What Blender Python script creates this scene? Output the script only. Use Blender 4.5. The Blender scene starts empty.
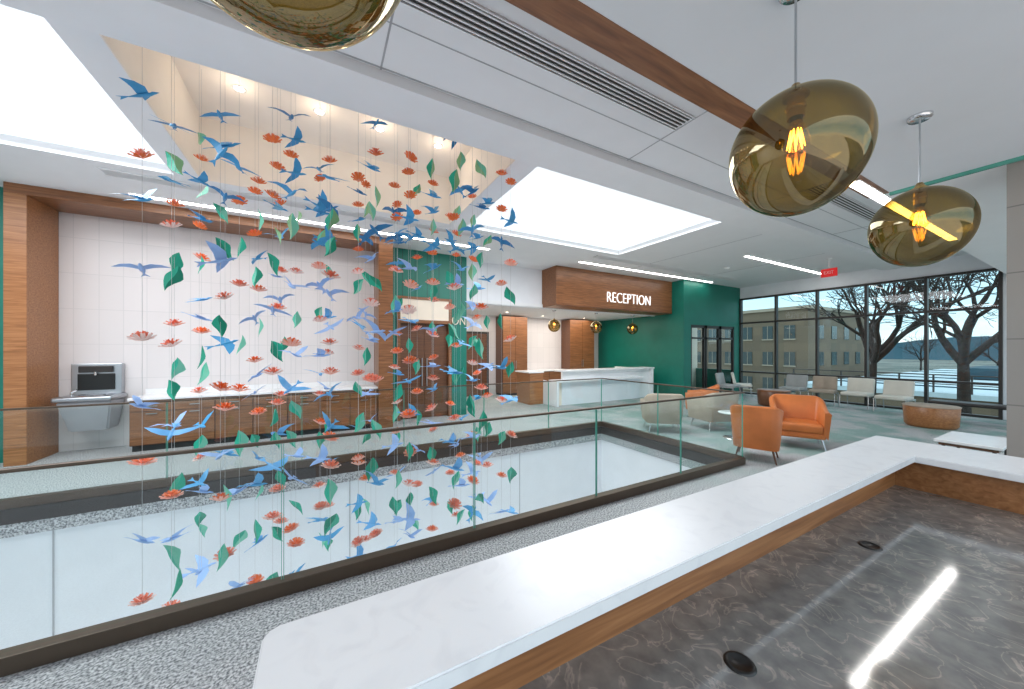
import bpy, bmesh, math, random
from mathutils import Vector, Matrix, Euler
random.seed(7)
sc = bpy.context.scene
COL = sc.collection
H = 1.70
ZC = 4.15      # main ceiling
ZS = 3.40      # dropped soffit above the counter

# ------------------------------------------------------------------ materials
def new_mat(name):
    m = bpy.data.materials.new(name); m.use_nodes = True
    nt = m.node_tree
    return m, nt, nt.nodes["Principled BSDF"]

def setc(sock, c):
    sock.default_value = (c[0], c[1], c[2], 1.0)

def noise_mix(nt, bsdf, c1, c2, scale, stretch=(1, 1, 1), detail=4, lo=0.35, hi=0.65, rough=None, dist=0.0, bump=0.0):
    tc = nt.nodes.new("ShaderNodeTexCoord")
    mp = nt.nodes.new("ShaderNodeMapping"); mp.inputs["Scale"].default_value = stretch
    nz = nt.nodes.new("ShaderNodeTexNoise"); nz.inputs["Scale"].default_value = scale
    nz.inputs["Detail"].default_value = detail; nz.inputs["Distortion"].default_value = dist
    rp = nt.nodes.new("ShaderNodeValToRGB")
    rp.color_ramp.elements[0].position = lo; rp.color_ramp.elements[1].position = hi
    rp.color_ramp.elements[0].color = (*c1, 1); rp.color_ramp.elements[1].color = (*c2, 1)
    nt.links.new(tc.outputs["Object"], mp.inputs["Vector"])
    nt.links.new(mp.outputs["Vector"], nz.inputs["Vector"])
    nt.links.new(nz.outputs["Fac"], rp.inputs["Fac"])
    nt.links.new(rp.outputs["Color"], bsdf.inputs["Base Color"])
    return rp, mp, nz

def flat(name, c, rough=0.5, metal=0.0, spec=0.5, var=0.04):
    m, nt, b = new_mat(name)
    c2 = tuple(min(1, x * (1 + var)) for x in c); c1 = tuple(x * (1 - var) for x in c)
    noise_mix(nt, b, c1, c2, 3.0)
    b.inputs["Roughness"].default_value = rough; b.inputs["Metallic"].default_value = metal
    b.inputs["Specular IOR Level"].default_value = spec
    return m

def emis(name, c, s):
    m, nt, b = new_mat(name)
    setc(b.inputs["Base Color"], (0.8, 0.8, 0.8))
    setc(b.inputs["Emission Color"], c); b.inputs["Emission Strength"].default_value = s
    return m

def wood(name, c1, c2, c3, stretch=(1.2, 14, 22), rough=0.35):
    m, nt, b = new_mat(name)
    rp, mp, nz = noise_mix(nt, b, c1, c3, 2.2, stretch, 8, 0.25, 0.78, dist=0.6)
    e = rp.color_ramp.elements.new(0.5); e.color = (*c2, 1)
    b.inputs["Roughness"].default_value = rough
    return m

def thin_glass(name, tint, r0=0.04, rough=0.0, gloss=(1, 1, 1), edge=None, rmax=1.0):
    """thin sheet: Schlick reflectance from the facing angle, transmission tint (optionally denser at the rim)"""
    m = bpy.data.materials.new(name); m.use_nodes = True
    nt = m.node_tree; nt.nodes.clear()
    o = nt.nodes.new("ShaderNodeOutputMaterial"); mx = nt.nodes.new("ShaderNodeMixShader")
    t = nt.nodes.new("ShaderNodeBsdfTransparent"); g = nt.nodes.new("ShaderNodeBsdfGlossy")
    lw = nt.nodes.new("ShaderNodeLayerWeight"); lw.inputs["Blend"].default_value = 0.5
    pw = nt.nodes.new("ShaderNodeMath"); pw.operation = 'POWER'; pw.inputs[1].default_value = 5
    mu = nt.nodes.new("ShaderNodeMath"); mu.operation = 'MULTIPLY_ADD'; mu.inputs[1].default_value = rmax - r0; mu.inputs[2].default_value = r0
    setc(t.inputs["Color"], tint); setc(g.inputs["Color"], gloss); g.inputs["Roughness"].default_value = rough
    nt.links.new(lw.outputs["Facing"], pw.inputs[0]); nt.links.new(pw.outputs[0], mu.inputs[0]); nt.links.new(mu.outputs[0], mx.inputs[0])
    nt.links.new(t.outputs[0], mx.inputs[1]); nt.links.new(g.outputs[0], mx.inputs[2])
    nt.links.new(mx.outputs[0], o.inputs[0])
    if edge:
        rp = nt.nodes.new("ShaderNodeValToRGB"); rp.color_ramp.elements[0].color = (*tint, 1); rp.color_ramp.elements[0].position = 0.30
        rp.color_ramp.elements[1].color = (*edge, 1); rp.color_ramp.elements[1].position = 0.9
        nt.links.new(lw.outputs["Facing"], rp.inputs["Fac"]); nt.links.new(rp.outputs["Color"], t.inputs["Color"])
    return m

M = {}
M['ceil'] = flat("ceiling_white", (0.85, 0.865, 0.885), 0.8, var=0.01)
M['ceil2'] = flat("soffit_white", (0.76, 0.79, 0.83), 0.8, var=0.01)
M['panel'] = flat("panel_white", (0.88, 0.89, 0.90), 0.6, var=0.01)
M['white'] = flat("wall_white", (0.84, 0.86, 0.90), 0.7, var=0.02)
M['void'] = flat("void_white", (0.80, 0.82, 0.85), 0.6, var=0.02)
M['beige'] = flat("beige_plaster", (0.88, 0.78, 0.66), 0.7, var=0.03)
M['coffer'] = flat("coffer_cream", (0.91, 0.85, 0.78), 0.7, var=0.02)
M['green'] = flat("green_paint", (0.003, 0.17, 0.125), 0.45, var=0.05)
M['dark'] = flat("dark_bronze", (0.045, 0.040, 0.038), 0.4, 0.4)
M['shoe'] = flat("bronze_shoe", (0.10, 0.072, 0.052), 0.4, 0.6)
M['joint'] = flat("joint_grey", (0.42, 0.43, 0.45), 0.7)
M['slot'] = flat("slot_black", (0.03, 0.03, 0.03), 0.7)
M['steel'] = flat("brushed_steel", (0.48, 0.50, 0.53), 0.3, 0.9)
M['chrome'] = flat("chrome", (0.7, 0.7, 0.72), 0.15, 1.0)
M['brass'] = flat("brass", (0.65, 0.42, 0.15), 0.25, 1.0)
M['black'] = flat("black_plastic", (0.01, 0.01, 0.01), 0.3)
M['orange'] = flat("orange_leather", (0.55, 0.155, 0.035), 0.45, var=0.12)
M['taupe'] = flat("taupe_fabric", (0.42, 0.34, 0.27), 0.8, var=0.1)
M['grey'] = flat("grey_fabric", (0.40, 0.41, 0.41), 0.8, var=0.1)
M['cream'] = flat("cream_fabric", (0.72, 0.69, 0.62), 0.8, var=0.05)
M['wood'] = wood("walnut", (0.13, 0.047, 0.017), (0.235, 0.093, 0.035), (0.36, 0.155, 0.063))
M['wood2'] = wood("walnut_light", (0.21, 0.080, 0.027), (0.34, 0.14, 0.05), (0.46, 0.21, 0.083))
M['woodd'] = wood("walnut_dark", (0.075, 0.028, 0.015), (0.14, 0.056, 0.026), (0.21, 0.088, 0.038))
M['strip'] = emis("led_strip", (1.0, 0.97, 0.93), 8.0)
M['down'] = emis("downlight_lens", (1.0, 0.85, 0.65), 12.0)
M['lay'] = emis("laylight_panel", (0.86, 0.94, 1.0), 0.40)
M['bulb'] = emis("bulb_filament", (1.0, 0.52, 0.13), 14.0)
M['letter'] = emis("sign_letters", (1, 1, 1), 0.6)
M['exit'] = emis("exit_red", (0.55, 0.01, 0.01), 0.35)
setc(M['exit'].node_tree.nodes["Principled BSDF"].inputs["Base Color"], (0.5, 0.01, 0.01))
M['bulbg'] = thin_glass("bulb_glass", (1.0, 0.78, 0.42), 0.08)
M['glass'] = thin_glass("rail_glass", (0.88, 0.96, 0.95), 0.07, rmax=0.8)
M['gedge'] = flat("glass_edge", (0.10, 0.38, 0.30), 0.15)
M['wglass'] = thin_glass("window_glass", (0.76, 0.89, 0.90), 0.03)
M['amber'] = thin_glass("smoked_gold_glass", (0.52, 0.40, 0.16), 0.13, 0.0, (1.0, 0.88, 0.60), (0.12, 0.07, 0.015), 0.95)

m, nt, b = new_mat("white_quartz"); noise_mix(nt, b, (0.80, 0.80, 0.815), (0.85, 0.85, 0.86), 9, detail=8, lo=0.3, hi=0.5, dist=1.5)
b.inputs["Roughness"].default_value = 0.25; M['quartz'] = m
m, nt, b = new_mat("grey_veined_quartz")
tc = nt.nodes.new("ShaderNodeTexCoord")
n0 = nt.nodes.new("ShaderNodeTexNoise"); n0.inputs["Scale"].default_value = 7; n0.inputs["Detail"].default_value = 9; n0.inputs["Distortion"].default_value = 1.2
ab = nt.nodes.new("ShaderNodeMath"); ab.operation = 'SUBTRACT'; ab.inputs[1].default_value = 0.5
a2 = nt.nodes.new("ShaderNodeMath"); a2.operation = 'ABSOLUTE'
rp = nt.nodes.new("ShaderNodeValToRGB")
rp.color_ramp.elements[0].position = 0.0; rp.color_ramp.elements[0].color = (0.36, 0.32, 0.29, 1)
rp.color_ramp.elements[1].position = 0.022; rp.color_ramp.elements[1].color = (0.205, 0.198, 0.19, 1)
n1 = nt.nodes.new("ShaderNodeTexNoise"); n1.inputs["Scale"].default_value = 18; n1.inputs["Detail"].default_value = 9
r2 = nt.nodes.new("ShaderNodeValToRGB")
r2.color_ramp.elements[0].position = 0.35; r2.color_ramp.elements[0].color = (0.74, 0.74, 0.74, 1)
r2.color_ramp.elements[1].position = 0.7; r2.color_ramp.elements[1].color = (1.25, 1.22, 1.18, 1)
mm = nt.nodes.new("ShaderNodeMix"); mm.data_type = 'RGBA'; mm.blend_type = 'MULTIPLY'; mm.inputs["Factor"].default_value = 1
nt.links.new(tc.outputs["Object"], n0.inputs["Vector"]); nt.links.new(tc.outputs["Object"], n1.inputs["Vector"])
nt.links.new(n0.outputs["Fac"], ab.inputs[0]); nt.links.new(ab.outputs[0], a2.inputs[0]); nt.links.new(a2.outputs[0], rp.inputs["Fac"])
nt.links.new(n1.outputs["Fac"], r2.inputs["Fac"])
nt.links.new(rp.outputs["Color"], mm.inputs[6]); nt.links.new(r2.outputs["Color"], mm.inputs[7])
nt.links.new(mm.outputs[2], b.inputs["Base Color"])
b.inputs["Roughness"].default_value = 0.07; b.inputs["Specular IOR Level"].default_value = 0.9
b.inputs["IOR"].default_value = 1.65
M['desk'] = m
m, nt, b = new_mat("speckled_carpet")
rp, mp, nz = noise_mix(nt, b, (0.13, 0.135, 0.145), (0.66, 0.66, 0.67), 70, (1, 1, 1), 3, 0.36, 0.64)
n2 = nt.nodes.new("ShaderNodeTexNoise"); n2.inputs["Scale"].default_value = 1.6; n2.inputs["Detail"].default_value = 5
r2 = nt.nodes.new("ShaderNodeValToRGB")
r2.color_ramp.elements[0].position = 0.42; r2.color_ramp.elements[0].color = (0.92, 0.94, 0.93, 1)
r2.color_ramp.elements[1].position = 0.58; r2.color_ramp.elements[1].color = (0.48, 0.74, 0.66, 1)
gx = nt.nodes.new("ShaderNodeSeparateXYZ"); gm = nt.nodes.new("ShaderNodeMapRange"); gm.inputs[1].default_value = 3.5; gm.inputs[2].default_value = 7.5
nt.links.new(mp.outputs["Vector"], gx.inputs[0]); nt.links.new(gx.outputs[0], gm.inputs[0])
mm = nt.nodes.new("ShaderNodeMix"); mm.data_type = 'RGBA'; mm.blend_type = 'MULTIPLY'
nt.links.new(gm.outputs[0], mm.inputs[0])
nt.links.new(mp.outputs["Vector"], n2.inputs["Vector"]); nt.links.new(n2.outputs["Fac"], r2.inputs["Fac"])
nt.links.new(rp.outputs["Color"], mm.inputs[6]); nt.links.new(r2.outputs["Color"], mm.inputs[7])
nt.links.new(mm.outputs[2], b.inputs["Base Color"]); b.inputs["Roughness"].default_value = 0.75
M['floor'] = m
def tile(name, c1, c2, cm, bw, rh, rough=0.35, off=0.5, mort=.006):
    m, nt, b = new_mat(name)
    tc = nt.nodes.new("ShaderNodeTexCoord"); sp = nt.nodes.new("ShaderNodeSeparateXYZ"); cb = nt.nodes.new("ShaderNodeCombineXYZ")
    ad = nt.nodes.new("ShaderNodeMath"); ad.operation = 'ADD'
    br = nt.nodes.new("ShaderNodeTexBrick"); br.offset = off
    br.inputs["Scale"].default_value = 1.0; br.inputs["Mortar Size"].default_value = mort
    br.inputs["Brick Width"].default_value = bw; br.inputs["Row Height"].default_value = rh
    setc(br.inputs["Color1"], c1); setc(br.inputs["Color2"], c2); setc(br.inputs["Mortar"], cm)
    nt.links.new(tc.outputs["Object"], sp.inputs[0])
    nt.links.new(sp.outputs[0], ad.inputs[0]); nt.links.new(sp.outputs[1], ad.inputs[1])
    nt.links.new(ad.outputs[0], cb.inputs[0]); nt.links.new(sp.outputs[2], cb.inputs[1])
    nt.links.new(cb.outputs[0], br.inputs["Vector"]); nt.links.new(br.outputs["Color"], b.inputs["Base Color"])
    b.inputs["Roughness"].default_value = rough
    return m
M['tile'] = tile("niche_tile", (0.76, 0.715, 0.715), (0.725, 0.685, 0.685), (0.66, 0.63, 0.63), 0.30, 0.60, off=0.0)
M['stone'] = tile("stone_tile", (0.36, 0.33, 0.30), (0.31, 0.29, 0.27), (0.20, 0.19, 0.18), 1.2, 0.6)
M['facade'] = tile("facade_brick", (0.17, 0.13, 0.085), (0.14, 0.11, 0.075), (0.11, 0.09, 0.065), 1.5, 0.8, 0.8)
m, nt, b = new_mat("winter_ground"); noise_mix(nt, b, (0.06, 0.08, 0.065), (0.20, 0.21, 0.18), 0.05, detail=8); b.inputs["Roughness"].default_value = 0.9; M['ground'] = m
m, nt, b = new_mat("distant_hills"); noise_mix(nt, b, (0.02, 0.065, 0.09), (0.05, 0.11, 0.14), 0.02, detail=6); b.inputs["Roughness"].default_value = 1; M['hill'] = m
M['snow'] = flat("roof_white", (0.50, 0.62, 0.66), 0.8)
M['bark'] = flat("bark", (0.022, 0.015, 0.011), 0.9, var=0.3)
M['bwin'] = flat("facade_window", (0.02, 0.045, 0.05), 0.2)
M['sill'] = flat("facade_sill", (0.34, 0.30, 0.23), 0.8)

# ------------------------------------------------------------------ builder
class B:
    def __init__(s, name):
        s.name = name; s.v = []; s.f = []; s.mi = []; s.sm = []; s.mats = []
    def _m(s, k):
        m = M[k] if isinstance(k, str) else k
        if m not in s.mats: s.mats.append(m)
        return s.mats.index(m)
    def add(s, verts, faces, mat, smooth=False):
        o = len(s.v); k = s._m(mat)
        s.v += [tuple(p) for p in verts]
        for f in faces:
            s.f.append([i + o for i in f]); s.mi.append(k); s.sm.append(smooth)
    def addbm(s, bm, mat, smooth=False):
        bm.verts.ensure_lookup_table(); bm.verts.index_update()
        s.add([v.co[:] for v in bm.verts], [[v.index for v in f.verts] for f in bm.faces], mat, smooth)
        bm.free()
    def box(s, x0, x1, y0, y1, z0, z1, mat, bev=0.0, seg=2, rot=None):
        bm = bmesh.new(); bmesh.ops.create_cube(bm, size=1)
        c = Vector(((x0 + x1) / 2, (y0 + y1) / 2, (z0 + z1) / 2))
        for v in bm.verts:
            v.co = Vector((v.co.x * (x1 - x0), v.co.y * (y1 - y0), v.co.z * (z1 - z0)))
        if bev > 0:
            bmesh.ops.bevel(bm, geom=bm.edges[:], offset=bev, segments=seg, profile=0.5, affect='EDGES')
        R = rot.to_matrix() if rot else Matrix.Identity(3)
        for v in bm.verts: v.co = R @ v.co + c
        s.addbm(bm, mat, bev > 0.015)
        return s
    def cyl(s, p0, p1, r0, mat, r1=None, seg=16, cap=True):
        p0 = Vector(p0); p1 = Vector(p1); r1 = r0 if r1 is None else r1
        d = (p1 - p0).normalized(); a = d.orthogonal().normalized(); c = d.cross(a)
        vs = []
        for p, r in ((p0, r0), (p1, r1)):
            for i in range(seg):
                t = 2 * math.pi * i / seg
                vs.append(p + (a * math.cos(t) + c * math.sin(t)) * r)
        s.add(vs, [[i, (i + 1) % seg, seg + (i + 1) % seg, seg + i] for i in range(seg)], mat, True)
        if cap:
            s.add(vs[:seg], [list(range(seg))[::-1]], mat); s.add(vs[seg:], [list(range(seg))], mat)
        return s
    def lathe(s, prof, c, mat, seg=32):
        vs = []; n = len(prof)
        for r, z in prof:
            for i in range(seg):
                t = 2 * math.pi * i / seg
                vs.append((c[0] + r * math.cos(t), c[1] + r * math.sin(t), c[2] + z))
        fs = [[j * seg + i, j * seg + (i + 1) % seg, (j + 1) * seg + (i + 1) % seg, (j + 1) * seg + i] for j in range(n - 1) for i in range(seg)]
        s.add(vs, fs, mat, True); return s
    def done(s, loc=(0, 0, 0), rz=0.0, parent=None):
        me = bpy.data.meshes.new(s.name); me.from_pydata(s.v, [], s.f)
        for m in s.mats: me.materials.append(m)
        me.polygons.foreach_set("material_index", s.mi); me.polygons.foreach_set("use_smooth", s.sm)
        me.update()
        o = bpy.data.objects.new(s.name, me); COL.objects.link(o)
        o.location = loc; o.rotation_euler = (0, 0, rz)
        if parent: o.parent = parent
        return o

def empty(name, loc=(0, 0, 0), rz=0):
    e = bpy.data.objects.new(name, None); COL.objects.link(e); e.location = loc; e.rotation_euler = (0, 0, rz)
    e.empty_display_size = 0.2
    return e

# ------------------------------------------------------------------ hall
VX0, VX1, VY0, VY1 = -6.0, 5.5, 2.94, 5.85       # floor opening
WX = 14.6                                         # window wall
f = B("floor")
f.box(-7, 15, -3, VY0, -0.3, 0, 'floor'); f.box(-7, 15, VY1, 12.6, -0.3, 0, 'floor')
f.box(VX1, 15, VY0, VY1, -0.3, 0, 'floor'); f.box(-7, VX0, VY0, VY1, -0.3, 0, 'floor')
f.done()
w = B("wall_void")
w.box(-6.2, 5.6, VY1 + 0.02, VY1 + 0.12, -3.6, -0.16, 'void'); w.box(VX1 + 0.02, VX1 + 0.12, VY0 - .1, VY1 + .1, -3.6, -0.16, 'void')
w.box(-6.2, 5.6, VY0 - 0.12, VY0 - 0.02, -3.6, -0.16, 'void'); w.box(-6.2, -6.1, VY0, VY1, -3.6, -0.16, 'void')
for x in (-5.6, -2.6, 0.4, 3.4): w.box(x, x + .012, VY1 + 0.012, VY1 + 0.03, -3.6, -0.16, 'joint')
w.done()
B("floor_lower").box(-6.2, 5.6, VY0 - .1, VY1 + .1, -3.75, -3.6, 'void').done()
t = B("trim_void_edge")
t.box(VX0, VX1, VY1 - 0.005, VY1 + 0.03, -0.16, 0.0, 'dark'); t.box(VX1 - .005, VX1 + .03, VY0, VY1, -0.16, 0.0, 'dark')
t.box(VX0, VX1, VY0 - .03, VY0 + .005, -0.3, 0.0, 'dark')
t.done()

r = B("glass_railing")
def rail_run(ax, a0, a1, c, pan):
    n = max(1, round(abs(a1 - a0) / pan)); L = (a1 - a0) / n
    def bx(u0, u1, v0, v1, z0, z1, m, bev=0):
        if ax == 'x': r.box(u0, u1, c + v0, c + v1, z0, z1, m, bev)
        else: r.box(c + v0, c + v1, u0, u1, z0, z1, m, bev)
    bx(a0, a1, -.045, .045, 0.0, 0.10, 'shoe', .004)
    bx(a0 - .02, a1 + .02, -.018, .018, 1.05, 1.072, 'shoe', .006)
    for i in range(n):
        u0 = a0 + i * L + .006; u1 = a0 + (i + 1) * L - .006
        q = [(u0, c, .09), (u1, c, .09), (u1, c, 1.05), (u0, c, 1.05)]
        if ax == 'y': q = [(y, x, z) for x, y, z in q]
        r.add(q, [[0, 1, 2, 3]], 'glass')
        bx(u0 - .002, u0 + .002, -.007, .007, 0.10, 1.045, 'gedge'); bx(u1 - .002, u1 + .002, -.007, .007, 0.10, 1.045, 'gedge')
rail_run('x', -6.0, VX1 + .05, VY0 - .03, 1.45)
rail_run('x', -6.0, VX1 + .05, VY1 + .05, 1.45)
rail_run('y', VY0 - .03, VY1 + .05, VX1 + .05, 1.45)
r.done()

# ceiling ------------------------------------------------------------
OY0, OY1 = 3.77, 6.55
S1 = (-5.6, -1.78); RC = (-1.50, 2.22); S2 = (2.55, 6.75)
c = B("ceiling")
T = ZC + .12
c.box(-7, 15, 1.5, OY0, ZC, T, 'ceil'); c.box(-7, 11.1, OY1, 8.95, ZC, T, 'ceil'); c.box(11.1, 15, OY1, 8.0, ZC, T, 'ceil')
for a, b2 in ((-7, S1[0]), (S1[1], RC[0]), (RC[1], S2[0]), (S2[1], 15)): c.box(a, b2, OY0, OY1, ZC, T, 'ceil')
c.box(-7, 15, 3.22, 3.76, ZC - .10, ZC + .01, 'ceil', .004)
for x in (-2.55, .46, 3.47, 6.5, 9.5, 12.5): c.box(x, x + .015, 1.5, 3.22, ZC - .004, ZC + .01, 'joint')
c.box(-7, 15, 3.19, 3.205, ZC - .004, ZC + .01, 'joint'); c.box(-7, 15, 2.72, 2.73, ZC - .003, ZC + .01, 'joint')
for x in (8.2, 11.2): c.box(x, x + .012, 3.77, 8, ZC - .003, ZC + .01, 'joint')
c.done()
c = B("ceiling_soffit")
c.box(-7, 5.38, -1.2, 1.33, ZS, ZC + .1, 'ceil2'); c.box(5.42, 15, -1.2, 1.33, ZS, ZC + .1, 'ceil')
c.box(5.38, 15, 1.33, 1.50, ZS, ZC + .1, 'ceil')
c.box(-7, 5.38, 1.331, 1.50, ZS - .004, ZC + .1, 'wood')
c.done()
B("trim_1").box(5.38, 5.42, -1.2, 1.33, ZS - .03, ZS + .05, 'gedge').done()
B("ceiling_reception").box(3.3, 11.2, 8.9, 12.6, 3.0, 3.1, 'ceil').done()
c = B("ceiling_coffer")
zt = 5.05; i_ = .012
c.box(RC[0] - .1, RC[1] + .1, OY0 - .1, OY1 + .1, zt, zt + .1, 'coffer')
c.box(RC[0], RC[1], OY1 - i_, OY1 + .08, ZC + .002, zt, 'coffer'); c.box(RC[0], RC[1], OY0 - .08, OY0 + i_, ZC + .002, zt, 'coffer')
c.box(RC[0] - .08, RC[0] + i_, OY0, OY1, ZC + .002, zt, 'coffer'); c.box(RC[1] - i_, RC[1] + .08, OY0, OY1, ZC + .002, zt, 'coffer')
c.done()
for (a, b2) in (S1, S2):
    s = B("skylight"); z = ZC + .13
    s.box(a - .02, b2 + .02, OY0 - .02, OY1 + .02, z, z + .03, 'lay'); s.done()
def plight(name, loc, power, rad, col):
    l = bpy.data.lights.new(name, 'POINT'); l.energy = power; l.shadow_soft_size = rad; l.color = col
    o = bpy.data.objects.new(name, l); COL.objects.link(o); o.location = loc
for (x, y, z) in [(-.9, 5.6, zt), (.0, 5.6, zt), (.8, 5.6, zt), (1.7, 5.6, zt), (-.9, 4.4, zt), (.4, 4.4, zt), (1.7, 4.4, zt), (4.2, 9.6, 3.0), (5.6, 10.5, 3.0), (7.4, 11.0, 3.0), (9.4, 11.0, 3.0)]:
    d = B("downlight"); d.lathe([(.075, 0), (.075, -.012), (.055, -.012), (.05, -.002)], (0, 0, 0), 'panel', 24)
    d.cyl((0, 0, -.006), (0, 0, -.002), .05, 'down', seg=20); d.done((x, y, z))
for (x, y) in ((-.9, 5.5), (.0, 5.5), (.8, 5.5), (1.7, 5.5), (.4, 4.5)): plight("downlight_lamp", (x, y, zt - .22), 1.6, .06, (1, .80, .60))
for (x0, x1, y, z) in [(-2.6, 3.6, 7.68, ZC), (6.3, 12.4, 7.55, ZC), (9.7, 14.2, 5.0, ZC), (4.72, 8.5, 1.42, ZS)]:
    l = B("linear_ceiling_light"); l.box(x0 - .02, x1 + .02, y - .055, y + .055, z - .012, z + .005, 'panel'); l.box(x0, x1, y - .042, y + .042, z - .018, z - .008, 'strip'); l.done()
for (x0, x1, y, w2) in [(.49, 3.44, 2.40, .22), (6.52, 9.47, 2.40, .22), (-5.5, -2.57, 2.40, .22), (-2.6, 3.6, 6.88, .2), (6.3, 12.6, 6.9, .2)]:
    l = B("linear_air_diffuser"); l.box(x0, x1, y - w2 / 2, y + w2 / 2, ZC - .006, ZC - .001, 'slot')
    n = 5
    for i in range(n):
        yy = y - w2 / 2 + (i + .5) * w2 / n; l.box(x0, x1, yy - .007, yy + .007, ZC - .016, ZC - .001, 'panel')
    l.box(x0 - .01, x1 + .01, y - w2 / 2 - .012, y - w2 / 2, ZC - .018, ZC - .001, 'panel'); l.box(x0 - .01, x1 + .01, y + w2 / 2, y + w2 / 2 + .012, ZC - .018, ZC - .001, 'panel')
    l.done()
s = B("smoke_detector"); s.lathe([(0, -.05), (.05, -.05), (.07, -.02), (.07, 0)], (0, 0, 0), 'panel', 20); s.done((10.6, 6.0, ZC))

# back walls ---------------------------------------------------------
w = B("wall_back"); w.box(-7, -4.02, 8.3, 8.4, 0, ZC, 'green')
w.box(-4.02, 1.42, 8.74, 8.84, 0, ZC, 'tile'); w.done()
w = B("wall_green"); w.box(1.42, 3.4, 8.65, 8.75, 2.5, ZC, 'green'); w.box(1.42, 1.62, 8.65, 8.75, 0, 2.5, 'green'); w.box(2.98, 3.4, 8.65, 8.75, 0, 2.5, 'green')
for i in range(7): w.box(1.45 + i * .3, 1.458 + i * .3, 8.645, 8.652, 2.98, ZC, 'slot')
w.box(3.32, 3.4, 8.75, 12.6, 0, 3.0, 'beige'); w.done()
w = B("wall_bulkhead"); w.box(3.4, 11.1, 8.95, 9.05, 2.98, ZC, 'white'); w.done()
w = B("wall_kitchen"); w.box(3.3, 11.2, 12.0, 12.1, 0, 3.0, 'tile'); w.done()
w = B("wall_right_green"); w.box(11.1, 11.2, 7.75, 12.1, 0, ZC, 'green'); w.box(11.2, WX + .1, 7.75, 7.85, 2.6, ZC, 'green'); w.box(11.2, 11.5, 7.75, 7.85, 0, 2.6, 'green')
w.box(14.2, WX + .1, 7.75, 7.85, 0, 2.6, 'green'); w.done()
B("wall_left").box(-7.1, -7, -3, 8.4, 0, ZC, 'white').done()
w = B("wall_column"); w.box(5.5, 6.3, -1.4, .61, 0, ZS, 'stone'); w.done()
p = B("timber_portal")
p.box(-4.02, -3.80, 8.0, 8.73, 0, 4.0, 'wood2', .004); p.box(1.12, 1.42, 8.0, 8.73, 0, 4.0, 'wood', .004); p.box(-4.02, 1.42, 8.0, 8.73, 4.0, ZC, 'wood', .004)
p.done()
k = B("base_cabinets")
x0, x1 = -2.75, 1.115; n = 7; L = (x1 - x0) / n
k.box(x0 + .02, x1, 8.14, 8.73, 0, .10, 'slot'); k.box(x0, x1, 8.10, 8.73, .10, .86, 'woodd')
for i in range(n):
    a = x0 + i * L
    k.box(a + .008, a + L - .008, 8.08, 8.10, .115, .66, 'wood', .003); k.box(a + .008, a + L - .008, 8.08, 8.10, .675, .85, 'wood', .003)
    k.box(a + L / 2 - .07, a + L / 2 + .07, 8.06, 8.075, .625, .637, 'steel'); k.box(a + L / 2 - .07, a + L / 2 + .07, 8.06, 8.075, .75, .762, 'steel')
k.box(x0 - .01, x1, 8.05, 8.73, .86, .90, 'quartz', .004); k.box(x0, x1, 8.71, 8.735, .90, 1.0, 'quartz')
k.done()
d = B("drinking_fountain")
d.box(-3.62, -3.02, 8.62, 8.735, .95, 1.47, 'steel', .01); d.box(-3.54, -3.10, 8.60, 8.63, 1.02, 1.30, 'black', .01)
d.box(-3.52, -3.12, 8.57, 8.63, 1.32, 1.43, 'dark', .012); d.cyl((-3.32, 8.58, 1.33), (-3.32, 8.58, 1.27), .02, 'chrome')
d.box(-3.66, -2.98, 8.18, 8.735, .87, .95, 'steel', .03, 3)
bm = bmesh.new(); bmesh.ops.create_cube(bm, size=1)
for v in bm.verts:
    top = v.co.z > 0; k2 = 1 if top else .72
    v.co = Vector((-3.32 + v.co.x * .62 * k2, 8.735 - (.5 - v.co.y) * (.50 if top else .36), .62 + v.co.z * .5))
bmesh.ops.bevel(bm, geom=bm.edges[:], offset=.02, segments=2, affect='EDGES'); d.addbm(bm, 'steel')
d.cyl((-3.5, 8.35, .95), (-3.5, 8.35, 1.02), .014, 'chrome'); d.cyl((-3.5, 8.35, 1.02), (-3.44, 8.35, 1.05), .014, 'chrome')
d.lathe([(0, .004), (.14, .004), (.16, .012), (.17, 0)], (-3.3, 8.4, .95), 'chrome')
d.done()
e = B("door_1")
e.box(1.62, 2.98, 8.80, 8.84, 0, 2.5, 'slot')
e.box(1.62, 1.70, 8.62, 8.80, 0, 2.98, 'wood'); e.box(2.90, 2.98, 8.62, 8.80, 0, 2.98, 'wood'); e.box(1.70, 2.90, 8.62, 8.648, 2.44, 2.94, 'beige')
e.box(1.62, 2.98, 8.60, 8.67, 2.36, 2.44, 'wood'); e.box(1.62, 2.98, 8.60, 8.67, 2.94, 3.0, 'wood')
e.box(1.70, 2.297, 8.74, 8.79, .01, 2.37, 'woodd', .004); e.box(2.303, 2.90, 8.74, 8.79, .01, 2.37, 'woodd', .004)
for x in (2.24, 2.36):
    e.cyl((x, 8.70, .8), (x, 8.70, 1.5), .014, 'steel'); e.cyl((x, 8.70, .85), (x, 8.745, .85), .009, 'steel'); e.cyl((x, 8.70, 1.45), (x, 8.745, 1.45), .009, 'steel')
e.done()
def text(body, name, loc, w, mat, rot, parent=None, h=None, off=0.0):
    cu = bpy.data.curves.new(name, 'FONT'); cu.body = body; cu.size = .42; cu.extrude = .012; cu.offset = off; cu.align_x = 'CENTER'; cu.align_y = 'CENTER'
    cu.materials.append(mat)
    o = bpy.data.objects.new(name, cu); COL.objects.link(o); o.location = loc; o.rotation_euler = rot
    bpy.context.view_layer.update()
    k = w / o.dimensions.x
    o.scale = (k, (h / o.dimensions.y if h else k), 1)
    if parent: o.parent = parent
    return o
text("ON", "wall_lettering", (3.18, 8.635, 2.45), .36, M['beige'], (math.pi / 2, 0, 0), h=.22, off=-.004)

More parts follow.
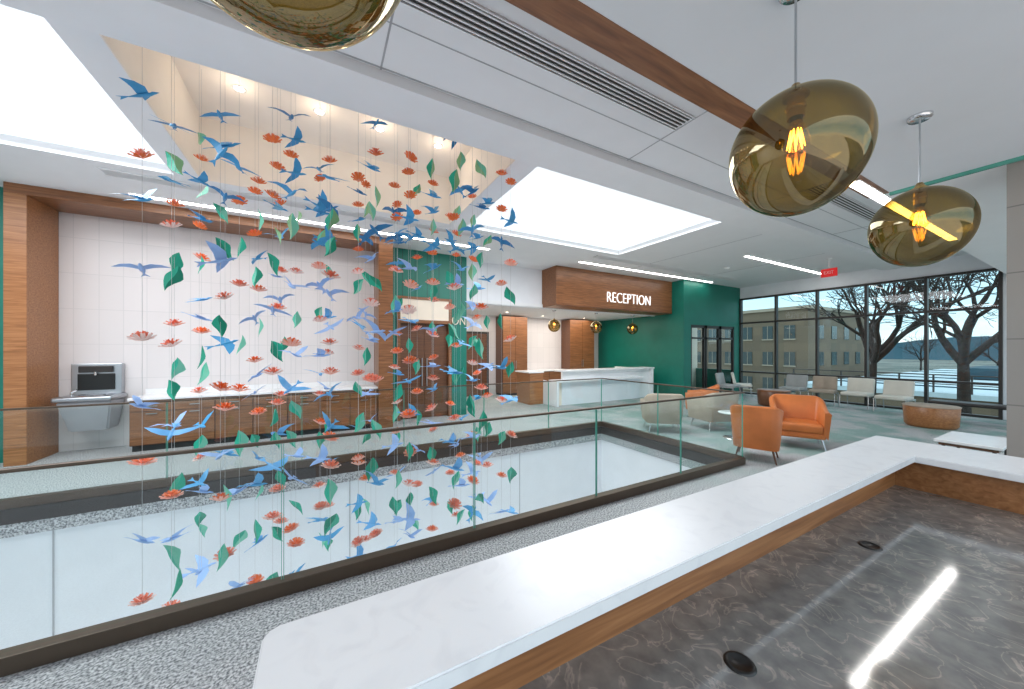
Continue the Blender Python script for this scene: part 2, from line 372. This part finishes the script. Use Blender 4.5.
s = B("reception_sign"); s.box(5.98, 11.08, 8.2, 8.94, 3.0, ZC - .005, 'wood', .005); s.box(5.98, 11.08, 8.195, 8.2, 3.0, 3.03, 'woodd')
so = s.done(); text("RECEPTION", "sign_letters", (8.93, 8.18, 3.36), 1.98, M['letter'], (math.pi / 2, 0, 0), so, h=.32, off=-.008)
d = B("reception_desk")
d.box(6.5, 9.9, 8.62, 8.72, 0, .76, 'white', .004); d.box(6.45, 10.6, 8.55, 9.0, 1.03, 1.08, 'quartz', .006); d.box(6.6, 10.5, 8.72, 8.8, 0, 1.03, 'panel')
d.box(6.2, 9.9, 8.45, 8.9, .72, .78, 'quartz', .005); d.box(6.2, 6.26, 8.45, 9.6, 0, .74, 'white', .004); d.box(6.26, 6.5, 8.64, 9.6, 0, .70, 'beige')
d.box(5.7, 6.2, 9.2, 10.0, 0, .98, 'wood2', .004); d.box(5.65, 6.2, 9.15, 10.05, .98, 1.02, 'quartz', .004)
d.box(10.5, 10.6, 8.6, 10.4, 0, 1.03, 'panel'); d.done()
for xa, xb in ((5.9, 6.95), (9.0, 10.3)):
    k = B("tall_cabinet"); xm = (xa + xb) / 2
    k.box(xa, xb, 11.4, 11.98, .08, 2.95, 'woodd')
    for a, b2 in ((xa, xm), (xm, xb)):
        k.box(a + .005, b2 - .005, 11.38, 11.4, .1, 1.5, 'wood'); k.box(a + .005, b2 - .005, 11.38, 11.4, 1.51, 2.94, 'wood')
    k.box(xm - .04, xm - .028, 11.36, 11.372, 1.0, 1.3, 'steel'); k.box(xm + .028, xm + .04, 11.36, 11.372, 1.0, 1.3, 'steel')
    k.box(xa + .02, xb - .02, 11.43, 11.98, 0, .08, 'slot'); k.done()
k = B("kitchen_counter")
k.box(6.97, 8.98, 11.4, 11.98, .08, .86, 'woodd'); k.box(6.97, 8.98, 11.35, 11.98, .86, .91, 'quartz', .005)
for i in range(4):
    a = 6.97 + i * .5; k.box(a + .006, a + .49, 11.38, 11.4, .1, .84, 'wood')
k.box(6.99, 8.96, 11.43, 11.98, 0, .08, 'slot'); k.done()
k = B("door_2"); k.box(4.5, 5.5, 11.93, 11.99, 0, 2.3, 'woodd', .004); k.box(4.42, 4.5, 11.92, 11.99, 0, 2.38, 'dark'); k.box(5.5, 5.58, 11.92, 11.99, 0, 2.38, 'dark'); k.box(4.42, 5.58, 11.92, 11.99, 2.3, 2.38, 'dark')
k.cyl((5.4, 11.88, 1.0), (5.28, 11.88, 1.0), .012, 'steel'); k.cyl((5.4, 11.88, 1.0), (5.4, 11.93, 1.0), .012, 'steel'); k.done()
k = B("door_3")
for a, b2 in ((11.5, 12.35), (12.4, 13.25), (13.3, 14.2)):
    k.box(a, a + .07, 7.76, 7.84, 0, 2.6, 'dark'); k.box(b2 - .07, b2, 7.76, 7.84, 0, 2.6, 'dark')
    k.box(a, b2, 7.76, 7.84, 2.5, 2.6, 'dark'); k.box(a, b2, 7.76, 7.84, 0, .1, 'dark'); k.box(a, b2, 7.76, 7.84, 2.1, 2.16, 'dark')
    k.add([(a + .07, 7.8, .1), (b2 - .07, 7.8, .1), (b2 - .07, 7.8, 2.5), (a + .07, 7.8, 2.5)], [[0, 1, 2, 3]], 'wglass')
k.done()
w = B("wall_room_beyond"); w.box(11.2, 14.7, 9.6, 9.7, 0, 3.5, 'beige'); w.box(11.2, 14.7, 7.9, 9.7, 3.5, 3.6, 'ceil'); w.box(14.6, 14.7, 7.9, 9.7, 0, .9, 'green'); w.done()

# window wall --------------------------------------------------------
w = B("window_1")
ys = [1.7, 2.9, 4.1, 5.3, 6.5, 7.72]
for y in ys: w.box(WX - .06, WX + .09, y - .03, y + .03, .0, 3.72, 'dark')
for z in (.03, .85, 2.75, 3.69): w.box(WX - .05, WX + .08, 1.7, 7.72, z - .03, z + .03, 'dark')
for i in range(5): w.add([(WX + .01, ys[i] + .03, .05), (WX + .01, ys[i + 1] - .03, .05), (WX + .01, ys[i + 1] - .03, 3.68), (WX + .01, ys[i] + .03, 3.68)], [[0, 1, 2, 3]], 'wglass')
w.done()
w = B("wall_right"); w.box(WX, WX + .12, 1.5, 7.85, 3.72, ZC, 'white'); w.box(WX, WX + .12, -3, 1.67, 0, ZC, 'white'); w.done()
e = B("exit_sign"); e.box(-.02, .02, -.17, .17, -.11, .11, 'exit', .006); e.cyl((0, 0, .11), (0, 0, ZC - 3.78), .012, 'panel'); e.lathe([(.0, -.02), (.06, -.02), (.06, 0)], (0, 0, ZC - 3.78), 'panel', 16)
eo = e.done((12.0, 4.1, 3.78))
text("EXIT", "exit_letters", (-.022, 0, 0), .20, M['panel'], (math.pi / 2, 0, -math.pi / 2), eo, h=.08, off=-.01)

# near counter -------------------------------------------------------
c = B("service_counter")
def slab(b, pts, z0, z1, mat, bev=.006):
    bm = bmesh.new(); vs = [bm.verts.new((x, y, z0)) for x, y in pts]; fc = bm.faces.new(vs)
    ex = bmesh.ops.extrude_face_region(bm, geom=[fc])
    for v in [g for g in ex['geom'] if isinstance(g, bmesh.types.BMVert)]: v.co.z = z1
    bmesh.ops.recalc_face_normals(bm, faces=bm.faces[:])
    bmesh.ops.bevel(bm, geom=bm.edges[:], offset=bev, segments=3, affect='EDGES'); b.addbm(bm, mat)
slab(c, [(-.11, .66), (3.10, .66), (3.10, -1.6), (3.60, -1.6), (3.60, .96), (-.08, .96), (-.10, .95), (-.11, .93)], 1.03, 1.07, 'quartz', .004)
c.box(-.04, 3.28, .76, .88, 0, 1.03, 'wood2'); c.box(3.18, 3.5, -1.6, .88, 0, 1.03, 'wood2')
c.box(-.10, 3.18, -.35, .76, .80, .85, 'desk'); c.box(2.1, 3.18, -1.6, -.35, .80, .85, 'desk')
c.box(-.04, .0, -.3, .76, 0, .8, 'wood')
c.done()
for x, y in ((.997, .53), (2.09, .575)):
    g = B("cable_grommet"); g.lathe([(0, .002), (.026, .002), (.028, .005), (.036, .005), (.039, 0)], (0, 0, 0), 'black', 32); g.done((x, y, .85))

# pendants -----------------------------------------------------------
def pendant(x, y, z, R, ceil, k=1.08):
    e = empty("pendant_lamp", (x, y, z))
    g = B("glass_globe"); pr = []
    for i in range(33):
        a = math.pi * (i / 32); rr = R * math.sin(a); zz = -R * k * math.cos(a) * (1.0 if a < math.pi / 2 else .93)
        pr.append((max(rr, .0005), zz))
    pr = [q for q in pr if not (q[1] > 0 and q[0] < R * .17)]
    g.lathe(pr, (0, 0, 0), 'amber', 64); go = g.done(parent=e)
    top = pr[-1][1]
    s = B("socket"); q = R / .27
    s.lathe([(0, top + .05 * q), (.016 * q, top + .05 * q), (.03 * q, top + .02 * q), (.052 * q, top + .005), (.052 * q, top - .012), (.0, top - .012)], (0, 0, 0), 'brass', 24)
    s.cyl((0, 0, top - .01), (0, 0, top - .11 * q), .034 * q, 'brass', seg=24)
    s.lathe([(.034 * q, top - .05 * q), (.040 * q, top - .055 * q), (.040 * q, top - .065 * q), (.034 * q, top - .07 * q)], (0, 0, 0), 'brass', 24)
    s.cyl((0, 0, top - .11 * q), (0, 0, top - .13 * q), .026 * q, 'black', seg=20)
    s.cyl((0, 0, top + .04 * q), (0, 0, ceil - z), .004 * q + .001, 'steel', seg=10)
    s.lathe([(0, -.03), (.055, -.03), (.065, -.02), (.065, 0)], (0, 0, ceil - z), 'chrome', 28); s.done(parent=e)
    bb = B("bulb_envelope"); t0 = top - .13 * q
    bb.lathe([(.022 * q, t0), (.034 * q, t0 - .025 * q), (.054 * q, t0 - .075 * q), (.054 * q, t0 - .11 * q), (.035 * q, t0 - .145 * q), (.0005, t0 - .158 * q)], (0, 0, 0), 'bulbg', 24); bb.done(parent=e)
    fl = B("filament"); n = 8
    for i in range(n):
        a = i * 2 * math.pi / n; a2 = (i + .5) * 2 * math.pi / n
        p0 = (.020 * q * math.cos(a), .020 * q * math.sin(a), t0 - .035 * q); p1 = (.034 * q * math.cos(a2), .034 * q * math.sin(a2), t0 - .12 * q)
        p2 = (.020 * q * math.cos(a + 2 * math.pi / n), .020 * q * math.sin(a + 2 * math.pi / n), t0 - .035 * q)
        fl.cyl(p0, p1, .0022 * q, 'bulb', seg=6); fl.cyl(p1, p2, .0022 * q, 'bulb', seg=6)
    fl.done(parent=e)
for x, z in ((-.075, 2.63), (1.955, 2.63), (3.82, 2.60)): pendant(x, .79, z, .268, ZS)
for x in (6.7, 8.5, 10.3): pendant(x, 9.3, 2.50, .2, 3.0)

# seating ------------------------------------------------------------
def tub(name, loc, rz, mat, W=.72, D=.70, hb=.82, ha=.62, legs='steel'):
    b = B(name)
    path = []
    rc = .12; hw = W / 2; hd = D / 2
    for i in range(6): path.append((hw, -hd + i * (D - rc) / 5))
    for i in range(1, 7): a = i * math.pi / 12; path.append((hw - rc + rc * math.cos(a), hd - rc + rc * math.sin(a)))
    path += [(-x, y) for x, y in reversed(path)]
    n = len(path); th = .085
    vs = []
    for i, (x, y) in enumerate(path):
        t = min(1, max(0, (y + hd) / D)); z = ha + (hb - ha) * (t ** 2.2); ln = (z - .3) * .10
        nx = (1 if x > 0 else -1); ny = 0
        if y >= hd - rc:
            cx = (hw - rc) * (1 if x > 0 else -1)
            nx, ny = ((x - cx) / rc, (y - (hd - rc)) / rc)
        ln2 = math.hypot(nx, ny) or 1; nx /= ln2; ny /= ln2
        ix, iy = x - nx * th, y - ny * th
        by = ln * ny; bx = ln * .5 * nx
        vs += [(x * .94, y * .94, .20), (x + bx, y + by, z - .03), (x + bx - nx * .03, y + by - ny * .03, z), (ix + bx, iy + by, z - .01), (ix, iy, .30)]
    fs = []
    for i in range(n - 1):
        for j in range(4): fs.append([i * 5 + j, (i + 1) * 5 + j, (i + 1) * 5 + j + 1, i * 5 + j + 1])
    b.add(vs, fs, mat, True); b.add(vs, [[0, 1, 2, 3, 4], [(n - 1) * 5 + q for q in (4, 3, 2, 1, 0)]], mat)
    b.box(-hw + .05, hw - .05, -hd + .01, hd - .06, .20, .30, mat, .02)
    b.box(-hw + .08, hw - .08, -hd - .01, hd - .09, .29, .44, mat, .04, 3)
    for sx in (-1, 1):
        for sy in (-1, 1): b.cyl((sx * (hw - .1), sy * (hd - .1), .21), (sx * (hw - .05), sy * (hd - .05), 0), .016, legs, .011, 10)
    return b.done(loc, rz)
def slope_chair(name, loc, rz, mat):
    b = B(name)
    b.box(-.3, .3, -.3, .28, .36, .46, mat, .04, 3)
    b.box(-.3, .3, .22, .32, .42, .86, mat, .04, 3, Euler((-.2, 0, 0)))
    for sx in (-.31, .31):
        b.box(sx - .015, sx + .015, -.28, .30, .345, .37, 'chrome')
        b.cyl((sx, -.26, .36), (sx, -.29, 0), .012, 'chrome', seg=8); b.cyl((sx, .28, .36), (sx, .33, 0), .012, 'chrome', seg=8)
    return b.done(loc, rz)
R = math.radians
tub("armchair", (6.02, 2.95, 0), R(112), 'orange', W=.62, D=.58, hb=.86, ha=.76, legs='woodd')
tub("armchair", (7.50, 3.0, 0), R(-62), 'orange', W=.76, D=.72, hb=.86, ha=.66, legs='chrome')
tub("armchair", (6.35, 4.95, 0), R(140), 'taupe', legs='chrome')
tub("armchair", (8.6, 5.5, 0), R(-150), 'orange', legs='chrome')
tub("armchair", (7.5, 4.55, 0), R(-200), 'taupe', legs='chrome')
for x, y, a, mt in ((13.7, 7.2, 30, 'cream'), (13.0, 7.3, 10, 'grey'), (13.9, 4.9, -80, 'taupe'), (13.9, 4.1, -90, 'cream'), (13.9, 5.7, -90, 'grey'), (13.7, 3.3, -95, 'cream')): slope_chair("lounge_chair", (x, y, 0), R(a), mt)
for (x, y, ma_, mb_) in ((11.9, 2.3, 'wood2', 'taupe'), (12.2, 5.5, 'woodd', 'wood')):
    t = B("drum_table"); t.lathe([(0, .46), (.40, .46), (.42, .44), (.40, .05), (.36, .0), (0, 0)], (0, 0, 0), ma_, 40); t.lathe([(0, .475), (.425, .475), (.43, .465), (.425, .45)], (0, 0, 0), mb_, 40); t.done((x, y, 0))
t = B("side_table"); t.lathe([(0, .50), (.24, .50), (.25, .49), (.24, .475), (0, .475)], (0, 0, 0), 'quartz', 32); t.cyl((0, 0, .475), (0, 0, .02), .02, 'chrome'); t.lathe([(0, .02), (.16, .015), (.17, 0)], (0, 0, 0), 'chrome', 24); t.done((7.0, 3.85, 0))
t = B("coffee_table"); t.box(-.5, .5, -.3, .3, .36, .40, 'quartz', .008); t.box(-.46, .46, -.26, .26, .32, .36, 'woodd')
for sx in (-.42, .42):
    for sy in (-.22, .22): t.cyl((sx, sy, .33), (sx, sy, 0), .018, 'dark')
t.done((8.4, 1.2, 0))
t = B("waiting_bench"); t.box(-.25, .25, -.7, .7, .38, .46, 'dark', .03, 3)
for sy in (-.55, .55):
    t.cyl((-.2, sy, .38), (-.22, sy, 0), .014, 'chrome'); t.cyl((.2, sy, .38), (.22, sy, 0), .014, 'chrome')
t.done((13.4, 1.9, 0))

# hanging mobile -----------------------------------------------------
mob = empty("hanging_mobile", (0.3, 4.6, 5.0))
off = Vector((0.3, 4.6, 5.0))
cols = {'bird1': (0.015, 0.20, 0.46), 'bird2': (0.05, 0.34, 0.66), 'bird3': (0.30, 0.48, 0.84), 'bird4': (0.12, 0.42, 0.80), 'leaf1': (0.0, 0.28, 0.17), 'leaf2': (0.01, 0.42, 0.27), 'leaf3': (0.22, 0.44, 0.22), 'leaf4': (0.16, 0.54, 0.38), 'fl1': (0.88, 0.20, 0.045), 'fl2': (0.88, 0.26, 0.16), 'fl3': (0.90, 0.46, 0.36), 'fl4': (0.90, 0.66, 0.60)}
for k2, v2 in cols.items(): M[k2] = flat("paper_" + k2, v2, 0.45, var=0.1)
M['thread'] = flat("thread", (0.55, 0.55, 0.55), 0.5)
BI = B("paper_birds"); LE = B("paper_leaves"); FL = B("paper_flowers"); TH = B("threads")
def xf(vs, M4): return [tuple((M4 @ Vector(v)) - off) for v in vs]
def bird(p, s, rz, tilt, flap, mat):
    M4 = Matrix.Translation(p) @ Euler((tilt, random.uniform(-.4, .4), rz)).to_matrix().to_4x4() @ Matrix.Scale(s, 4)
    sec = [(-.50, .0, .0), (-.32, .035, .02), (-.10, .075, .05), (.10, .085, .06), (.26, .06, .05), (.34, .055, .05), (.42, .04, .035), (.54, .0, .0)]
    vs = []; n = 6
    for x, wy, wz in sec:
        for i in range(n):
            a = 2 * math.pi * i / n; vs.append((x, wy * math.cos(a), wz * math.sin(a) + (.03 if x > .3 else 0)))
    fs = [[j * n + i, j * n + (i + 1) % n, (j + 1) * n + (i + 1) % n, (j + 1) * n + i] for j in range(len(sec) - 1) for i in range(n)]
    BI.add(xf(vs, M4), fs, mat, True)
    for sg in (-1, 1):
        w_ = [(.22, 0, 0), (-.12, 0, 0), (.26, .24, 1), (-.12, .26, 1), (.10, .50, 2), (-.16, .44, 2), (-.20, .76, 3)]
        zz = [0.03, .26 * flap + .03, .50 * flap * .8 + .03, .62 * flap * .7 + .03]
        v = [(a, sg * b_, zz[c_]) for a, b_, c_ in w_]
        BI.add(xf(v, M4), [[0, 1, 3, 2], [2, 3, 5, 4], [4, 5, 6]], mat)
    BI.add(xf([(-.34, 0, .01), (-.72, .14, .0), (-.62, 0, .02), (-.72, -.14, .0)], M4), [[0, 1, 2], [0, 2, 3]], mat)
def leaf(p, s, rz, tilt, mat, mat2):
    M4 = Matrix.Translation(p) @ Euler((tilt, random.uniform(-.6, .6), rz)).to_matrix().to_4x4() @ Matrix.Scale(s, 4)
    prof = [(0, .0), (.08, .07), (.22, .17), (.40, .265), (.50, .25), (.66, .16), (.82, .075), (.92, .03), (1, 0)]
    n = len(prof) - 1; sw = random.choice((-1, 1)) * .05
    for sg, mm_ in ((-1, mat), (1, mat2)):
        vs = []
        for t, w_ in prof:
            z = .55 - 1.1 * t; cv = .05 * math.sin(math.pi * t); sx = sw * math.sin(2 * math.pi * t)
            vs += [(sg * w_ + sx, .35 * w_ + cv, z), (sx, cv, z)]
        LE.add(xf(vs, M4), [[i * 2, i * 2 + 1, i * 2 + 3, i * 2 + 2] for i in range(n)], mm_, False)
def flower(p, s, mat):
    M4 = Matrix.Translation(p) @ Euler((random.uniform(-.1, .5), random.uniform(-.25, .25), random.uniform(0, 6))).to_matrix().to_4x4() @ Matrix.Scale(s, 4)
    for lay, (rad, np_, zo) in enumerate(((.5, 9, 0), (.38, 8, .10), (.22, 5, .21))):
        for i in range(np_):
            a = 2 * math.pi * i / np_ + lay * .3; da = math.pi / np_ * .92
            v = [(0, 0, zo - .10), (rad * .6 * math.cos(a - da), rad * .6 * math.sin(a - da), zo), (rad * .95 * math.cos(a - da * .5), rad * .95 * math.sin(a - da * .5), zo + .13),
                 (rad * math.cos(a), rad * math.sin(a), zo + .09), (rad * .95 * math.cos(a + da * .5), rad * .95 * math.sin(a + da * .5), zo + .13), (rad * .6 * math.cos(a + da), rad * .6 * math.sin(a + da), zo)]
            FL.add(xf(v, M4), [[0, 1, 2, 3], [0, 3, 4, 5]], mat[min(lay, 1)])
nx, ny = 9, 5
for i in range(nx):
    for j in range(ny):
        x = -1.2 + i * (3.4 / (nx - 1)) + random.uniform(-.14, .14); y = 3.98 + j * (1.45 / (ny - 1)) + random.uniform(-.12, .12)
        zb = -.95 + random.uniform(-.15, .5) + (.35 if j < 2 else 0)
        z = zb; ztop = random.uniform(3.85, 4.35)
        kind = random.randint(0, 2)
        while z < ztop:
            p = Vector((x, y, z)); hi = z > 2.9
            last = z + .45 >= ztop
            kk = 2 if (last and random.random() < .5) else (0 if hi and random.random() < .3 else kind)
            if kk == 0: bird(p, random.uniform(.20, .27), random.uniform(-2.4, .8), random.uniform(-.7, .7), random.uniform(-.1, .8), random.choice(['bird1', 'bird2', 'bird2'] if hi else ['bird2', 'bird3', 'bird3', 'bird4']))
            elif kk == 1: leaf(p, random.uniform(.19, .27), random.uniform(-1.2, .5), random.uniform(-.4, .4), *random.choice([('leaf1', 'leaf2'), ('leaf2', 'leaf4'), ('leaf2', 'leaf1')] if not hi else [('leaf2', 'leaf3'), ('leaf3', 'leaf4')]))
            else: flower(p, random.uniform(.14, .18) if hi else random.uniform(.16, .20), random.choice([('fl1', 'fl3'), ('fl1', 'fl2')] if hi else [('fl3', 'fl2'), ('fl3', 'fl1'), ('fl4', 'fl2')]))
            kind = (kind + random.choice([1, 1, 2])) % 3; z += random.uniform(.38, .64) * (.85 if hi else 1)
        TH.cyl(tuple(Vector((x, y, zb)) - off), tuple(Vector((x, y, 5.05)) - off), .0016, 'thread', seg=4, cap=False)
for q in (BI, LE, FL, TH): q.done(parent=mob)

# outside ------------------------------------------------------------
GZ = -6.0
g = B("ground_outside"); g.box(16, 900, -300, 500, GZ - .5, GZ, 'ground'); g.done()
hb = B("distant_hills"); vs = []; fs = []; n = 90
for i in range(n + 1):
    y = -250 + i * 8.5; h = 7 + 3 * math.sin(i * .21) + 2 * math.sin(i * .53 + 1) + random.uniform(-.5, .5)
    vs += [(420, y, GZ), (430, y, h), (520, y, GZ)]
for i in range(n):
    a = i * 3; fs += [[a, a + 3, a + 4, a + 1], [a + 1, a + 4, a + 5, a + 2]]
hb.add(vs, fs, 'hill'); hb.done()
bd = B("office_building"); bd.box(40, 55, 15.2, 34, GZ, 5.6, 'facade'); bd.box(39.8, 55.2, 15.0, 34.2, 5.6, 5.9, 'sill')
for iz in range(4):
    for iy in range(9):
        y = 16.2 + iy * 1.9; z = -5 + iz * 2.6
        bd.box(39.93, 40.02, y, y + .9, z, z + 1.3, 'bwin'); bd.box(39.9, 40.0, y - .05, y + .95, z - .12, z, 'sill'); bd.box(39.92, 40.0, y + .43, y + .47, z, z + 1.3, 'sill')
    for ix in range(4): bd.box(42 + ix * 3, 43.2 + ix * 3, 15.15, 15.25, -5 + iz * 2.6, -3.7 + iz * 2.6, 'bwin')
bd.done()
tr = B("terrace_roof"); tr.box(33, 75, -4, 13.5, -1.2, -.9, 'snow'); tr.box(33.3, 74.5, -3.5, 13, GZ, -1.2, 'facade')
for i in range(13): tr.box(33.1, 33.18, -3.9 + i * 1.45, -3.82 + i * 1.45, -.9, .2, 'dark')
tr.box(33.08, 33.2, -4, 13.5, .15, .22, 'dark'); tr.box(33.08, 33.2, -4, 13.5, -.4, -.35, 'dark')
for i in range(6): tr.box(38 + i * 6, 38.15 + i * 6, -4, 13.5, -.9, -.82, 'hill')
tr.box(50, 60, 1, 8, -.9, .1, 'hill'); tr.done()
def tree(loc, h, seed, lev=6, k0=5):
    rnd = random.Random(seed); cu = bpy.data.curves.new("bare_tree", 'CURVE'); cu.dimensions = '3D'; cu.bevel_depth = 1.0; cu.bevel_resolution = 0
    cu.materials.append(M['bark'])
    def br(p, d, L, r, lv):
        n = 4; pts = [p.copy()]; q = p.copy(); dd = d.copy(); wob = .06 if lv == lev else .22
        for i in range(n):
            dd = (dd + Vector((rnd.uniform(-wob, wob), rnd.uniform(-wob, wob), rnd.uniform(-.02, .10)))).normalized(); q = q + dd * L / n; pts.append(q.copy())
        s = cu.splines.new('POLY'); s.points.add(n)
        for i, pp in enumerate(pts): s.points[i].co = (*pp, 1); s.points[i].radius = max(.013, r * (1 - .4 * i / n))
        if lv == 0: return
        for k in range(3 if lv != lev else k0):
            i = rnd.choice([2, 3, 4, 4]) if lv != lev else 4; a = rnd.uniform(0, 6.28) if lv != lev else k * 6.283 / k0 + rnd.uniform(-.3, .3); sp = rnd.uniform(.3, .8); o = dd.orthogonal().normalized(); o = Matrix.Rotation(a, 3, dd) @ o
            br(pts[i], (dd * math.cos(sp) + o * math.sin(sp)).normalized(), L * rnd.uniform(.60, .76) * (.66 if lv == lev else 1), r * .54, lv - 1)
    br(Vector((0, 0, 0)), Vector((0, 0, 1)), h * .50, h * .023, lev)
    o = bpy.data.objects.new("bare_tree", cu); COL.objects.link(o); o.location = loc
tree((31, 8.7, GZ), 14.0, 4, 6, 5); tree((29, 4.5, GZ), 14.0, 12, 6, 5)
for i in range(5): tree((85 + i * 6, -6 + i * 9, GZ), 11, 20 + i, 4)

# ------------------------------------------------------------------ lights
wd = bpy.data.worlds.new("sky"); sc.world = wd; wd.use_nodes = True; nt = wd.node_tree
bg = nt.nodes["Background"]; tc = nt.nodes.new("ShaderNodeTexCoord"); sp = nt.nodes.new("ShaderNodeSeparateXYZ"); rp = nt.nodes.new("ShaderNodeValToRGB")
nz = nt.nodes.new("ShaderNodeTexNoise"); nz.inputs["Scale"].default_value = 3; nz.inputs["Detail"].default_value = 6
mp = nt.nodes.new("ShaderNodeMapping"); mp.inputs["Scale"].default_value = (1, 1, 5)
ma = nt.nodes.new("ShaderNodeMath"); ma.operation = 'MULTIPLY_ADD'; ma.inputs[1].default_value = .22; 
cr = rp.color_ramp; cr.elements[0].position = 0.0; cr.elements[0].color = (.66, .65, .63, 1); cr.elements[1].position = 1; cr.elements[1].color = (.75, .83, .93, 1)
for p_, c_ in ((.08, (.66, .65, .63, 1)), (.10, (.88, .80, .70, 1)), (.17, (.50, .68, .76, 1)), (.30, (.27, .50, .64, 1)), (.5, (.74, .82, .90, 1))):
    q = cr.elements.new(p_); q.color = c_
nt.links.new(tc.outputs["Generated"], sp.inputs[0]); nt.links.new(tc.outputs["Generated"], mp.inputs[0]); nt.links.new(mp.outputs[0], nz.inputs["Vector"])
nt.links.new(nz.outputs["Fac"], ma.inputs[0]); nt.links.new(sp.outputs[2], ma.inputs[2]); nt.links.new(ma.outputs[0], rp.inputs["Fac"])
nt.links.new(rp.outputs["Color"], bg.inputs["Color"]); bg.inputs["Strength"].default_value = 1.2

def area(name, loc, sx, sy, power, rot=(0, 0, 0), col=(1, 1, 1)):
    l = bpy.data.lights.new(name, 'AREA'); l.shape = 'RECTANGLE'; l.size = sx; l.size_y = sy; l.energy = power; l.color = col
    o = bpy.data.objects.new(name, l); COL.objects.link(o); o.location = loc; o.rotation_euler = rot; return o
area("skylight_glow", ((S2[0] + S2[1]) / 2, (OY0 + OY1) / 2, ZC + .05), 4.0, 2.6, 130, col=(.95, .97, 1))
area("skylight_glow", ((S1[0] + S1[1]) / 2, (OY0 + OY1) / 2, ZC + .05), 3.6, 2.6, 120, col=(.95, .97, 1))
area("kitchen_ceiling_light", (7.5, 10.6, 2.97), 5, 1.6, 65, col=(1, .92, .82))
area("void_fill_light", (0, 4.4, -3.4), 9, 2, 35, rot=(math.pi, 0, 0), col=(.97, .98, 1))  # unseen fill added below, facing up to brighten the void walls

# camera -------------------------------------------------------------
cam = bpy.data.cameras.new("camera"); co = bpy.data.objects.new("camera", cam); COL.objects.link(co)
co.location = (0, 0, H); co.rotation_euler = (math.pi / 2, 0, -math.radians(28.88))
cam.sensor_width = 36; cam.lens = 349 / 1024 * 36; cam.shift_y = 5.5 / 1024; cam.clip_end = 2000; cam.clip_start = .02
sc.camera = co
sc.view_settings.view_transform = 'Standard'
sc.view_settings.exposure = 0.88
